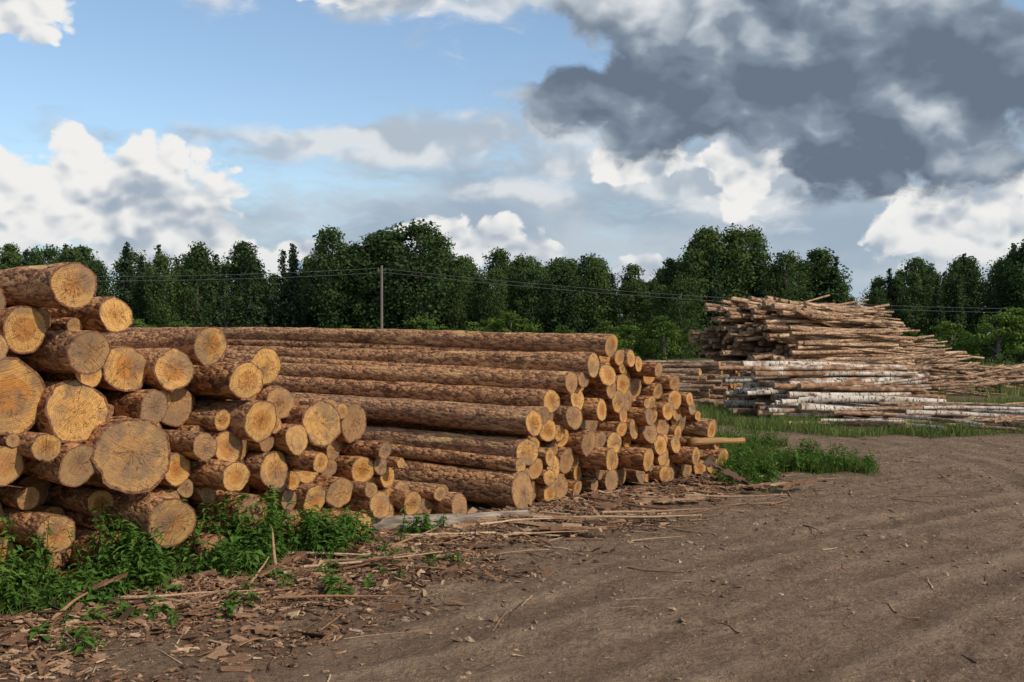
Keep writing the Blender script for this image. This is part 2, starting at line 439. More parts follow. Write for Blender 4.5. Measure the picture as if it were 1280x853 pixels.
# ------------------------------------------------------------ long pile
longp = [(0.,.20,.19,-.15),(.2,.60,.145,-.05),(.25,.91,.135,-.1),(.68,1.12,.125,0),(.92,1.33,.12,-.1),(1.27,1.52,.13,-.15),(1.55,1.74,.12,-.2),(.62,.8,.12,0),
 (2.25,1.58,.10,.0),(1.85,1.62,.10,.1)]
C = relax(longp, 60)
pr2 = lambda s: np.interp(s, [-.2, 0, .1, .3, .7, 1.0, 1.3, 1.6, 1.95, 2.45, 3.0, 3.57, 4.2, 4.4, 4.45],
                          [.35, .5, .75, 1.0, 1.26, 1.45, 1.66, 1.84, 1.78, 1.64, 1.42, 1.02, .6, .3, 0])
C = fill(C, -.2, 4.5, pr2, .075, .14, .05)
B = Buf()
for s, z, r, off in C:
    if off is None: off = rng.normal(0.05, .14)
    x, y = wxy(s, off)
    yaw = rng.normal(0, .01)
    edge = 1 if z > pr2(s)-.35 else 0
    pit = rng.normal(.016, .006) if edge else rng.normal(.008, .006)
    d = np.array([EL[0]*math.cos(yaw)-EL[1]*math.sin(yaw), EL[0]*math.sin(yaw)+EL[1]*math.cos(yaw), pit])
    add_log(B, np.array([x, y, z+.01]), d, rng.uniform(9.0, 11.3)-off, r, rng.uniform(.15, .4), 22, 90 if s < 2.6 else 30, .1, bend=.014, tilt=.18)
def slab(B, p0, dr, L, w, t, mi=1):
    dr = np.array(dr, float); dr /= np.linalg.norm(dr)
    u = np.cross([0, 0, 1.], dr); u /= np.linalg.norm(u); v = np.cross(dr, u)
    n = 9; V = []; lc = []
    for i in range(n):
        q = i/(n-1)
        ww = w*(1-.5*q*rng.random()); c = np.array(p0)+dr*L*q+v*(rng.random()-.5)*.015
        for a, b in ((-1, -1), (1, -1), (.8, 1), (-.8, 1)):
            V.append(c+u*a*ww/2+v*b*t/2*(1-.4*q)); lc.append((a*ww/2+.05, b*t/2, q*L))
    f = [(0, 3, 2, 1), tuple(4*(n-1)+k for k in range(4))]
    for i in range(n-1):
        for k in range(4): f.append((i*4+k, i*4+(k+1) % 4, i*4+4+(k+1) % 4, i*4+4+k))
    B.add(V, f, mi, lco=np.array(lc), lid=rng.random(), rr=.7)
x, y = wxy(3.45, -.1)
slab(B, (x, y, .50), (ES[0]*.9+.3, ES[1]*.55-.1, .0), .8, .16, .09)
B.obj('long_pine_log_pile', [pine_bark, pine_end])

# ------------------------------------------------------------ distant piles
def heap(B, cx, cy, ang, L, W, prof, r0, r1, yawj, pitj, lj, nrad=8, nseg=7, mats=(0, 1), base=0., loose=.85, alt=None, altp=0.):
    """ang: compass angle (deg) of log axis measured from +Y to +X; prof(q) height over width q 0..1"""
    a = math.radians(ang); e = np.array([math.sin(a), math.cos(a)]); w = np.array([-math.cos(a), math.sin(a)])
    C = fill([], 0, W, lambda s: prof(s/W), r0, r1, r0*.8, .03, loose)
    for s, z, r, _ in C:
        off = rng.normal(0, lj); top = z > prof(s/W)-.5
        ya = rng.normal(0, yawj*(1.7 if top else 1)); ee = np.array([e[0]*math.cos(ya)-e[1]*math.sin(ya), e[0]*math.sin(ya)+e[1]*math.cos(ya)])
        LL = L*rng.uniform(.75, 1.12)
        mid = np.array([cx, cy])+w*(s-W/2)+e*off
        q = mid-ee*LL/2; pt = rng.normal(0, pitj*(1.6 if top else 1))
        dirr = np.array([ee[0], ee[1], pt])
        z0 = max(z+base-pt*LL/2, r)
        if z0+pt*LL < r: dirr[2] = (r-z0)/LL
        mm = alt if rng.random() < altp else mats
        add_log(B, np.array([q[0], q[1], z0]), dirr, LL, r, rng.uniform(.15, .45), nrad, nseg, .07, mats=mm, bend=.045)
    return C
B = Buf()
heap(B, 9.2, 34.6, 54, 5.8, 3.4, lambda q: np.interp(q, [0, .08, .25, .55, .85, 1], [1.4, 2.2, 2.75, 2.9, 2.85, 2.0]), .05, .10, .055, .04, .3)
for i in range(70):
    t = rng.random(); a = math.radians(rng.normal(56, 12)); q = np.array([9.2, 34.6])+rng.uniform(-1.5, 1.5)*np.array([-.59, .81])+rng.normal(0, .5)*np.array([.81, .59])
    L = rng.uniform(3.0, 5.0); d = np.array([math.sin(a), math.cos(a), rng.normal(-.04, .03)])
    w_ = (q-np.array([9.2, 34.6]))@np.array([-.59, .81]); top = float(np.interp(w_/3.4+.5, [0, .25, .55, 1], [1.8, 2.7, 2.9, 2.6]))
    p0 = np.array([q[0], q[1], top+.03])-d*L/2
    add_log(B, p0, d, L, rng.uniform(.045, .085), .45, 8, 7, .07, bend=.05)
B.obj('tall_log_heap', [tan_bark, birch_end])
B = Buf()
heap(B, 14.0, 41, 66, 4.6, 5.0, lambda q: np.interp(q, [0, .2, .5, .8, 1], [.3, 1.0, 1.6, 2.0, 1.7]), .05, .09, .14, .07, .8)
heap(B, 16.4, 40.5, 84, 4.4, 4.0, lambda q: np.interp(q, [0, .4, .8, 1], [.2, .6, .85, .5]), .05, .09, .2, .05, .8)
heap(B, 13.0, 38.5, 104, 4.0, 3.5, lambda q: np.interp(q, [0, .4, .8, 1], [.2, .7, 1.2, 1.0]), .05, .09, .22, .06, .7)
B.obj('sprawling_log_heap', [tan_bark, birch_end])
B = Buf()
heap(B, 4.1, 31.8, -60, 4.2, 3.4, lambda q: np.interp(q, [0, .25, .6, 1], [.7, 1.15, 1.25, .5]), .06, .10, .05, .02, .3)
B.obj('low_log_heap', [tan_bark, pine_end])
B = Buf()
heap(B, 8.1, 27.4, 80, 4.1, 2.8, lambda q: np.interp(q, [0, .2, .5, .85, 1], [.3, .75, 1.15, 1.3, .9]), .06, .11, .06, .02, .35, 10, 14, loose=.95)
B.obj('birch_log_pile', [birch_bark, birch_end])
B = Buf()
heap(B, 10.3, 24.0, 101, 3.4, 2.2, lambda q: np.interp(q, [0, .3, .7, 1], [.22, .34, .46, .3]), .055, .10, .22, .025, .8, 10, 14, alt=(2, 1), altp=.5)
heap(B, 8.4, 23.0, 110, 2.4, 1.3, lambda q: np.interp(q, [0, .5, 1], [.2, .22, .2]), .05, .09, .32, .02, .6, 10, 14, alt=(2, 1), altp=.6)
heap(B, 13.2, 26.0, 94, 3.2, 1.6, lambda q: np.interp(q, [0, .5, 1], [.2, .3, .22]), .06, .10, .2, .02, .7, 10, 14, alt=(2, 1), altp=.5)
B.obj('scattered_birch_logs', [birch_bark, birch_end, tan_bark])

# ------------------------------------------------------------ leaf materials
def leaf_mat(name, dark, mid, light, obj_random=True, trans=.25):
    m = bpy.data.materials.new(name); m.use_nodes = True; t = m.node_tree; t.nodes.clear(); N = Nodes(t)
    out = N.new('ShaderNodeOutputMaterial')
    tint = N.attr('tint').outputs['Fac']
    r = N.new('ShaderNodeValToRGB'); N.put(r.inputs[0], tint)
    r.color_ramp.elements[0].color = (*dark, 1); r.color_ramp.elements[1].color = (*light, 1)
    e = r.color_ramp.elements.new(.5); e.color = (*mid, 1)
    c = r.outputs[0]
    if obj_random:
        oi = N.new('ShaderNodeObjectInfo').outputs['Random']
        c = N.mix(N.ss(oi, .2, 1., 0, .6), c, N.mix(.5, c, tuple(q*.6 for q in dark)))
        c = N.mix(N.ss(N.m('FRACT', N.m('MULTIPLY', oi, 9.1)), .4, 1., 0, .4), c, (.09,.115,.03))
    d = N.new('ShaderNodeBsdfDiffuse'); tr = N.new('ShaderNodeBsdfTranslucent'); mx = N.new('ShaderNodeMixShader')
    N.put(d.inputs[0], c); N.put(tr.inputs[0], c); mx.inputs[0].default_value = trans
    N.l.new(d.outputs[0], mx.inputs[1]); N.l.new(tr.outputs[0], mx.inputs[2]); N.l.new(mx.outputs[0], out.inputs[0])
    return m
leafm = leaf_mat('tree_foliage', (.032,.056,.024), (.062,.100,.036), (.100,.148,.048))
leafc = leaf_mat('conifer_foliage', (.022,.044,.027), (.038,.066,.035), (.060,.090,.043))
bushm = leaf_mat('bush_foliage', (.055,.095,.02), (.095,.155,.032), (.14,.21,.045))
m, N, p, out = new_mat('tree_trunk_bark')
N.put(p.inputs['Base Color'], N.mix(N.noise(N.new('ShaderNodeTexCoord').outputs['Object'], 3, 3), (.06,.05,.04), (.2,.17,.14)))
trunkm = m

def quads(B, c, size, nrm, tint, mi):
    n = len(c)
    a = rng.normal(size=(n, 3)); u = np.cross(nrm, a); u /= np.linalg.norm(u, axis=1)[:, None]+1e-9
    v = np.cross(nrm, u); sz = size[:, None]
    asp = rng.uniform(.5, 1, n)[:, None]
    V = np.stack([c-u*sz*.5, c-v*sz*.5*asp, c+u*sz*.5, c+v*sz*.5*asp], 1).reshape(-1, 3)
    f = np.arange(n*4).reshape(n, 4)
    B.add(V, f, mi, tint=np.repeat(tint, 4))
def tube(B, a, b, r0, r1, mi=0, n=7):
    a = np.array(a, float); b = np.array(b, float); d = b-a; d /= np.linalg.norm(d)
    u = np.cross(d, [.3, .9, .2]); u /= np.linalg.norm(u); v = np.cross(d, u)
    th = np.linspace(0, 2*np.pi, n, endpoint=False)
    ring = u*np.cos(th)[:, None]+v*np.sin(th)[:, None]
    V = np.concatenate([a+ring*r0, b+ring*r1]); f = [(j, (j+1) % n, n+(j+1) % n, n+j) for j in range(n)]
    B.add(V, f, mi, tint=0.)
def decid(H, Rc, zb, ncl, nl, lsz, mat, name, pointy=.0, csz=1.):
    B = Buf()
    tube(B, (0, 0, -.3), (.1, 0, H*.5), .2, .12); tube(B, (.1, 0, H*.5), (0, .1, H*.92), .12, .03)
    for k in range(ncl):
        q = (k+.5)/ncl; z = zb+(H-zb)*q
        env = Rc*(math.sin(math.pi*min(1, (q*.84+.16))**(.8+pointy))**.7)
        rr = env*rng.random()**.4*.95; a = rng.random()*6.283
        cl = .115*H*rng.uniform(.45, 1.0)*(1-.35*q)*csz
        c = np.array([rr*math.cos(a), rr*math.sin(a), min(z+rng.normal()*.4, H-cl*.5)])
        if k % 4 == 0: tube(B, (0, 0, max(z-1.6, zb*.6)), c, .07, .02, 0, 5)
        d = rng.normal(size=(nl, 3)); d /= np.linalg.norm(d, axis=1)[:, None]
        rad = cl*(.35+.85*rng.random(nl)**.7)
        pt = c+d*rad[:, None]*np.array([1.15, 1.15, .85+.4*pointy])
        nr = d+rng.normal(size=(nl, 3))*.5; nr /= np.linalg.norm(nr, axis=1)[:, None]
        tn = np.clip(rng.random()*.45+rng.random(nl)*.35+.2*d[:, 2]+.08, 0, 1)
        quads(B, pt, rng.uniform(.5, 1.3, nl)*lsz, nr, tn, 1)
    return B.mesh(name, [trunkm, mat], False)
def conif(H, Rc, name):
    B = Buf(); tube(B, (0, 0, -.3), (0, 0, H*.97), .17, .02)
    nt = 26
    for k in range(nt):
        q = k/nt; z = H*(.1+.88*q); R = Rc*(1-q)**.8*rng.uniform(.8, 1.15)+.12
        nb = int(5+7*(1-q))
        for b in range(nb):
            a = rng.random()*6.283; n = int(24*(1-q)+8); t = rng.random(n)**.7
            L = R*rng.uniform(.6, 1.15)
            pt = np.stack([np.cos(a)*L*t, np.sin(a)*L*t, z-.35*L*t**1.5+rng.normal(size=n)*.1], 1)+rng.normal(size=(n, 3))*.13
            nr = np.tile([math.cos(a)*.4, math.sin(a)*.4, .8], (n, 1))+rng.normal(size=(n, 3))*.5; nr /= np.linalg.norm(nr, axis=1)[:, None]
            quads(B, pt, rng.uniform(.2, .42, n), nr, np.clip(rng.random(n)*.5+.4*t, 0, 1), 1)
    return B.mesh(name, [trunkm, leafc], False)
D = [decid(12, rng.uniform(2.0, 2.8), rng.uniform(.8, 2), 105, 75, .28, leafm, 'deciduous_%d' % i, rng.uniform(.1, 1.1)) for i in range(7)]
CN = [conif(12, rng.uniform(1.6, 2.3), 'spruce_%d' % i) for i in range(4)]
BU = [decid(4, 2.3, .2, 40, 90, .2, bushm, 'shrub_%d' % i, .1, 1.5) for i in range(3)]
def empty(name):
    e = bpy.data.objects.new(name, None); scene.collection.objects.link(e); return e
def inst(me, par, x, y, sx, sz, z=0.):
    o = bpy.data.objects.new(me.name+'_plant', me); scene.collection.objects.link(o)
    o.parent = par; o.location = (x, y, z); o.scale = (sx, sx, sz); o.rotation_euler = (rng.normal()*.02, rng.normal()*.02, rng.random()*6.283)
tl = empty('distant_tree_line')
PX = [-140,-100,-75,-59,-54,-47,-43,-41,-35,-31.6,-28,-23,-19.5,-16.7,-12,-8,-3.7,0,3.7,7.4,12,15,17.6,21.4,24.6,28.8,32,34.4,38,39.3,41.3,43.7,47.4,52,56.7,59.5,75,100,140]
PH = [13,14,12.5,13.2,12.8,12,13.7,12.6,12.3,13,11.4,12.8,14.2,12.8,14.4,13.6,10.4,12.5,12,11.6,11.4,9.4,9.4,14.2,14.6,13.2,10,12.6,10.5,5.0,5.6,10.4,11.6,11.2,13.2,12.6,13,12,14]
for (yy, step, k) in ((122, 2.7, .9), (130, 2.5, 1.0), (137, 2.9, 1.02), (146, 3.2, 1.02), (156, 3.8, 1.0)):
    x = -130.
    while x < 130:
        xx = x+rng.normal()*.8; hh = float(np.interp(xx*130/yy if yy > 130 else xx, PX, PH))*k*rng.uniform(.82, 1.06)
        con = rng.random() < (.5 if xx < -18 else .3)
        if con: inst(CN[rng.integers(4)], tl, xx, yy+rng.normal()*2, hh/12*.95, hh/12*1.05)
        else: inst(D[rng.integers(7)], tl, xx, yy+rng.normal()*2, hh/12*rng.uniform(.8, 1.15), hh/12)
        x += step*rng.uniform(.7, 1.3)*(max(hh, 6)/12)**.5
for (xx, yy, hh, ww) in ((-12.5,118,13.3,1.3),(-9.5,117,13.9,1.2),(-14,119,13,1.1),(-19,119,13.4,1.0),(15.0,112,7.2,1.2),(16.8,111,7.8,1.2),(21.0,124,13.9,1.1),(24.8,124,14.0,1.15),(34.3,124,11.8,1.4),(56.5,122,12.6,1.2)):
    inst(D[rng.integers(7)], tl, xx, yy, ww*hh/12, hh/12)
bl = empty('shrub_thicket')
for i in range(75):
    xx = rng.uniform(-90, 100); yy = rng.uniform(108, 117); s = rng.uniform(.5, 1.05)
    inst(BU[rng.integers(3)], bl, xx, yy, s*1.1, s)
for (xx, yy, s) in ((0,104,1.1),(-1.5,105,.9),(5,106,.8),(36.5,84,.95),(38.5,85,1.05),(41,86,1.1),(34.5,88,.8),(43.5,87,1.15),(47,88,1.2),(40,82,.8),(11,104,.8),(14,103,1.0),(51,90,1.2)):
    inst(BU[rng.integers(3)], bl, xx, yy, s*1.2, s)

# ------------------------------------------------------------ utility pole with wires
m, N, p, out = new_mat('weathered_pole_wood')
N.put(p.inputs['Base Color'], N.mix(N.noise(N.vm('MULTIPLY', N.new('ShaderNodeTexCoord').outputs['Object'], (6, 6, .5)), 3, 4), (.10,.085,.07), (.22,.19,.16)))
polem = m
m, N, p, out = new_mat('wire_metal'); p.inputs['Base Color'].default_value = (.10,.10,.10,1); wirem = m
up_ = empty('utility_pole'); PXX, PYY = -10.7, 92.
B = Buf(); tube(B, (PXX, PYY, -.5), (PXX, PYY, 8.0), .13, .10, 0, 10); tube(B, (PXX-.3, PYY, 7.6), (PXX+.3, PYY, 7.6), .035, .035, 0, 6)
for dx in (-.28, .28): tube(B, (PXX+dx, PYY, 7.6), (PXX+dx, PYY, 7.78), .04, .03, 0, 6)
o = B.obj('pole_shaft', [polem]); o.parent = up_
cu = bpy.data.curves.new('wires', 'CURVE'); cu.dimensions = '3D'; cu.bevel_depth = .017
def wire(a, b, sag):
    sp = cu.splines.new('POLY'); n = 24; sp.points.add(n-1)
    for i in range(n):
        t = i/(n-1); q = [a[k]*(1-t)+b[k]*t for k in range(3)]; q[2] -= sag*4*t*(1-t)
        sp.points[i].co = (*q, 1)
for dx, dz in ((-.28, 0), (.28, -.35)):
    wire((PXX+dx, PYY, 7.78+dz), (-62+dx, 88, 8.0+dz), .9); wire((PXX+dx, PYY, 7.78+dz), (60+dx, 97, 4.6+dz), 1.1)
cu.materials.append(wirem)
o = bpy.data.objects.new('wires', cu); scene.collection.objects.link(o); o.parent = up_

# ------------------------------------------------------------ grass & weeds
grassm = leaf_mat('grass_blades', (.05,.085,.018), (.10,.155,.032), (.23,.235,.085), False, .35)
weedm = leaf_mat('weed_leaves', (.04,.09,.016), (.08,.16,.028), (.15,.24,.055), False, .3)
def blades(B, x, y, h, w, lean, tint, mi=0):
    n = len(x); z = gh(x, y)-.01; a = rng.random(n)*6.283; la = rng.random(n)*6.283
    ux, uy = np.cos(a), np.sin(a); lx, ly = np.cos(la)*lean, np.sin(la)*lean
    rows = []
    for t, ww in ((0, 1), (.4, .85), (.75, .5)):
        cx = x+lx*h*t*t; cy = y+ly*h*t*t; cz = z+h*t*(1-.3*lean*t)
        for sg in (-1, 1): rows.append(np.stack([cx+ux*w*ww*sg/2, cy+uy*w*ww*sg/2, cz], -1))
    rows.append(np.stack([x+lx*h, y+ly*h, z+h*(1-.3*lean)], -1))
    V = np.stack(rows, 1).reshape(-1, 3); b = np.arange(n)*7
    f = np.concatenate([np.stack([b, b+1, b+3, b+2], 1), np.stack([b+2, b+3, b+5, b+4], 1)]).tolist()+np.stack([b+4, b+5, b+6], 1).tolist()
    B.add(V, f, mi, tint=np.repeat(tint, 7))
def scatter(n, x0, x1, y0, y1, thr=.3):
    x = rng.uniform(x0, x1, n); y = rng.uniform(y0, y1, n)
    k = grass_mask(x, y) > thr+rng.random(n)*.6
    return x[k], y[k]
B = Buf()
x, y = scatter(60000, -6, -1, 5.5, 10.5); s, l = sl(x, y); k = (l < -.05); x = x[k]; y = y[k]
blades(B, x, y, rng.uniform(.04, .2, len(x)), rng.uniform(.004, .009, len(x)), rng.uniform(.1, .9, len(x)), np.clip(rng.normal(.45, .22, len(x)), 0, 1))
B.obj('grass_patch', [grassm], False)
B = Buf()
x, y = scatter(80000, 2, 6.5, 12.5, 22); s, l = sl(x, y); k = (l < -.1) | (s > 4.6); x = x[k]; y = y[k]
hh = rng.uniform(.05, .2, len(x))*np.interp(fbm(x, y, 1.4, 90, 3), [.3, .7], [.2, 1.8])
blades(B, x, y, hh, rng.uniform(.006, .013, len(x)), rng.uniform(.1, .8, len(x)), np.clip(rng.normal(.5, .24, len(x))+.7*(fbm(x, y, .8, 96, 2)-.5), 0, 1))
B.obj('grass_patch', [grassm], False)
B = Buf()
x, y = scatter(110000, 1, 22, 20, 34)
blades(B, x, y, rng.uniform(.05, .26, len(x))*np.interp(fbm(x, y, .9, 190, 3), [.3, .7], [.3, 1.6]), rng.uniform(.01, .02, len(x)), rng.uniform(.1, .8, len(x)), np.clip(rng.normal(.6, .22, len(x)), 0, 1))
x, y = scatter(60000, -5, 45, 34, 75)
blades(B, x, y, rng.uniform(.2, .5, len(x)), rng.uniform(.03, .06, len(x)), rng.uniform(.1, .6, len(x)), np.clip(rng.normal(.85, .2, len(x)), 0, 1))
B.obj('meadow_grass', [grassm], False)

def weeds(B, x, y, H):
    for i in range(len(x)):
        h = H[i]; z0 = float(gh(x[i], y[i])); ln = rng.normal(size=2)*.22
        P = lambda t: np.array([x[i]+ln[0]*h*t*t, y[i]+ln[1]*h*t*t, z0+h*t])
        tube(B, P(0), P(1), .005, .002, 0, 3)
        nn = int(5+h*18); base = rng.random()*.35; big = rng.uniform(.7, 1.5); wd = rng.uniform(.2, .5)
        for k in range(nn):
            t = .2+.8*k/(nn-1); c = P(t)
            for q in range(rng.integers(2, 4)):
                a = rng.random()*6.283; L = big*rng.uniform(.045, .10)*(1.25-.55*t)*(1+h*.3); W = L*wd*rng.uniform(.8, 1.2); dz = rng.uniform(-.25, .55)
                d = np.array([math.cos(a), math.sin(a), dz]); sd = np.array([-math.sin(a), math.cos(a), rng.normal()*.25])
                m1 = c+d*L*.4; tip = c+d*L+np.array([0, 0, -.3*L])
                V = [c, m1+sd*W/2+[0, 0, .15*W], m1-[0, 0, .1*W], m1-sd*W/2+[0, 0, .15*W], tip]
                B.add(V, [(0, 2, 1), (0, 3, 2), (1, 2, 4), (2, 3, 4)], 0, tint=min(1, base+rng.random()*.35+.3*t))
B = Buf()
x, y = scatter(3200, -5.5, -1.6, 5.8, 10); s, l = sl(x, y); k = (l < -.08); x = x[k][:640]; y = y[k][:640]
s, l = sl(x, y)
weeds(B, x, y, rng.uniform(.08, .34, len(x))*np.interp(l, [-1.2, -.3], [.6, 1.1])*np.interp(fbm(x, y, 1.7, 201, 2), [.3, .7], [.45, 1.6]))
s = rng.normal(-2.95, .28, 50); l = rng.normal(-.5, .12, 50); xx, yy = wxy(s, l); weeds(B, xx, yy, rng.uniform(.12, .34, 50))
s = rng.normal(-1.9, .12, 12); l = rng.normal(-.45, .06, 12); xx, yy = wxy(s, l); weeds(B, xx, yy, rng.uniform(.1, .2, 12))
s = rng.uniform(-6, -2.5, 50); l = rng.uniform(-1.7, -.9, 50); xx, yy = wxy(s, l); weeds(B, xx, yy, rng.uniform(.04, .1, 50))
B.obj('weed_patch', [weedm], False)
B = Buf()
x, y = scatter(900, 2.3, 5.5, 13, 20); s, l = sl(x, y); k = (l < -.1) | (s > 4.6)
weeds(B, x[k], y[k], rng.uniform(.08, .34, k.sum()))
B.obj('weed_patch', [weedm], False)

# ------------------------------------------------------------ debris
def boxes(B, c, sz, yaw, pit, rol, tint, mi=0):
    n = len(c); cy, sy, cp, sp, cr_, sr = np.cos(yaw), np.sin(yaw), np.cos(pit), np.sin(pit), np.cos(rol), np.sin(rol)
    X = np.stack([cy*cp, sy*cp, sp], 1); Y0 = np.stack([-sy, cy, 0*cy], 1); Z0 = np.cross(X, Y0)
    Y = Y0*cr_[:, None]+Z0*sr[:, None]; Z = np.cross(X, Y)
    V = []
    for a, b, d in ((-1,-1,-1),(1,-1,-1),(1,1,-1),(-1,1,-1),(-1,-1,1),(1,-1,1),(1,1,1),(-1,1,1)):
        j = 1+.35*(rng.random((3, n))-.5)*2
        V.append(c+X*(a*sz[:, 0]*j[0]/2)[:, None]+Y*(b*sz[:, 1]*j[1]*.5)[:, None]+Z*(d*sz[:, 2]*j[2]*.5)[:, None])
    V = np.stack(V, 1).reshape(-1, 3); b = (np.arange(n)*8)[:, None]
    f = np.concatenate([b+np.array(q) for q in ((0,3,2,1),(4,5,6,7),(0,1,5,4),(1,2,6,5),(2,3,7,6),(3,0,4,7))])
    B.add(V, f, mi, tint=np.repeat(tint, 8))
def chip_mat(name, cols):
    m, N, p, out = new_mat(name)
    r = N.new('ShaderNodeValToRGB'); N.put(r.inputs[0], N.attr('tint').outputs['Fac'])
    els = r.color_ramp.elements
    els[0].color = (*cols[0], 1); els[1].color = (*cols[-1], 1)
    for i, cc in enumerate(cols[1:-1]):
        e = els.new((i+1)/(len(cols)-1)); e.color = (*cc, 1)
    n = N.noise(N.new('ShaderNodeNewGeometry').outputs['Position'], 60, 4, .6)
    N.put(p.inputs['Base Color'], N.mix(N.ss(n, .3, .7, .5, 0), r.outputs[0], (.05,.032,.022)))
    N.put(p.inputs['Normal'], N.bump(n, .4, .005))
    return m
chipm = chip_mat('bark_and_chips', [(.06,.036,.023), (.16,.08,.045), (.30,.16,.085), (.44,.27,.155), (.64,.46,.29)])
B = Buf()
n = 38000
s = rng.uniform(-7, 5.2, n); l = -np.abs(rng.normal(0, 1, n))*np.interp(s, [-7, -3, 1, 5], [1.5, 1.3, 1.0, .7])-.0
x, y = wxy(s, l); k = (debris_mask(x, y) > rng.random(n)*.7); x = x[k]; y = y[k]; n = len(x)
L = rng.uniform(.012, .065, n)*np.where(rng.random(n) < .09, 2.8, 1)
sz = np.stack([L, L*rng.uniform(.1, .45, n), rng.uniform(.003, .008, n)], 1)
boxes(B, np.stack([x, y, gh(x, y)+.006+rng.random(n)*.012], 1), sz, rng.random(n)*6.28, rng.normal(0, .25, n), rng.normal(0, .45, n), rng.beta(1.6, 2.0, n))
n = 10000
x = rng.uniform(-4, 12, n); y = rng.uniform(5, 24, n); L = rng.uniform(.008, .045, n)*np.where(rng.random(n) < .06, 2.5, 1)
kk = fbm(x, y, .6, 222, 3)+.2*rng.random(n) > .53; x = x[kk]; y = y[kk]; L = L[kk]; n = len(x)
sz = np.stack([L, L*rng.uniform(.12, .5, n), rng.uniform(.002, .007, n)], 1)
boxes(B, np.stack([x, y, gh(x, y)+.003], 1), sz, rng.random(n)*6.28, rng.normal(0, .12, n), rng.normal(0, .2, n), rng.beta(1.3, 1.7, n))
B.obj('bark_debris', [chipm], False)
B = Buf()
def stick(x, y, yaw, L, r, pit=0., z=None, tint=.8):
    z = float(gh(x, y))+r if z is None else z
    n = 7; p_ = np.array([x, y, z]); d = np.array([math.cos(yaw)*math.cos(pit), math.sin(yaw)*math.cos(pit), math.sin(pit)])
    for i in range(n):
        q = p_+d*L/n
        if abs(pit) < .15: q[2] = max(q[2], float(gh(q[0], q[1]))+r*.6)
        tube(B, p_, q, r*(1-.7*i/n), r*(1-.7*(i+1)/n), 0, 6)
        B.a['tint'][-1][:] = tint
        p_ = q; d = d+rng.normal(size=3)*np.array([.09, .09, .03]); d /= np.linalg.norm(d)
for i in range(480):
    s = rng.uniform(-6.5, 4.8); l = -abs(rng.normal(0, .95))-.15; x, y = wxy(s, l)
    stick(x, y, rng.random()*6.28, rng.uniform(.1, .65), rng.uniform(.003, .012), rng.normal(0, .07), None, rng.beta(2, 1.5))
for i in range(130):
    x = rng.uniform(-3, 9); y = rng.uniform(5.6, 18)
    stick(x, y, rng.random()*6.28, rng.uniform(.06, .35), rng.uniform(.002, .009), 0, None, rng.beta(2, 1.3))
for (x, y, yw, L, r, t) in ((-.9,9.9,.15,1.5,.02,.95),(.2,10.7,-.2,1.6,.02,.9),(.9,11.2,.1,1.2,.016,.8),(-1.6,8.6,.35,1.1,.014,.85),(-2.6,7.4,.1,.9,.013,.8),(1.9,12.3,-.15,1.1,.015,.85),(-.3,10.35,.45,.8,.012,1.)):
    stick(x, y, yw, L, r, .02, float(gh(x, y))+r+.015, t)
stick(-2.15, 9.0, .08, 1.05, .018, 0, .09, 1.); stick(-1.75, 8.35, 2.0, .42, .02, 1.1, .02, .7)
stick(-1.9, 7.95, 1.2, .4, .015, .5, .03, .7); stick(-2.9, 6.9, 1.0, .35, .02, .5, .03, .6); stick(-2.3, 7.5, .4, .5, .014, .25, .02, .65)
stick(-1.3, 8.6, .5, .6, .012, .1, .05, .3); stick(1.1, 10.9, .1, 1.3, .02, 0.02, .08, .35); stick(-.5, 9.6, 2.8, .7, .014, .1, .06, .6)
stick(-1.6, 7.6, .15, .9, .014, 0.0, .06, .5); stick(1.6, 11.5, 2.9, 1.0, .018, 0.05, .08, .3)
stick(-1.1, 9.2, .9, .7, .016, .2, .05, .55); stick(-1.5, 8.9, -.3, .8, .014, .1, .05, .75); stick(-.2, 10.0, .2, .9, .013, .05, .05, .8)
B.obj('broken_branches', [chipm])
B = Buf()
def slb(x, y, yaw, L, w, t, z, pit, tint):
    nseg = 8
    for i in range(nseg):
        c = np.array([[x+math.cos(yaw)*L*(i+.5)/nseg, y+math.sin(yaw)*L*(i+.5)/nseg, z+math.sin(pit)*L*(i+.5)/nseg]])
        ww = w*(1-.6*abs(i/(nseg-1)-.45))*rng.uniform(.85, 1.1)
        boxes(B, c, np.array([[L/nseg*1.15, ww, t*rng.uniform(.7, 1.2)]]), np.array([yaw+rng.normal()*.03]), np.array([pit]), np.array([rng.normal()*.12]), np.array([tint*rng.uniform(.85, 1.1)]))
slb(-.45, 10.75, -.42, 1.35, .14, .03, .11, -.02, .75); slb(-.3, 10.9, -.3, 1.2, .10, .025, .12, 0, .62)
slb(.25, 10.2, .1, .7, .1, .03, .09, 0, .5); slb(1.3, 11.9, .25, .8, .12, .03, .09, .02, .7); slb(.9, 11.4, .9, .5, .16, .03, .09, .1, .35)
slb(2.35, 13.6, -.4, .6, .28, .03, .34, -.5, .12); slb(2.7, 13.3, .3, .7, .08, .025, .08, 0, .9); slb(2.5, 13.1, -.2, .5, .12, .025, .08, .1, .5)
slb(3.2, 13.3, .5, .5, .1, .025, .07, .1, .4); slb(-1.0, 9.6, .6, .6, .09, .02, .08, 0, .5); slb(-1.9, 8.1, .7, .45, .1, .02, .08, .3, .45)
slb(-3.0, 7.2, .5, .5, .1, .02, .1, .3, .4)
for i in range(40):
    s = rng.uniform(-5.5, 4.6); l = -abs(rng.normal(0, .6))-.3; x, y = wxy(s, l)
    slb(x, y, rng.random()*6.28, rng.uniform(.12, .4), rng.uniform(.03, .09), .014, float(gh(x, y))+.02, rng.normal(0, .1), rng.beta(2, 2))
B.obj('bark_slabs', [chipm], False)
B = Buf()
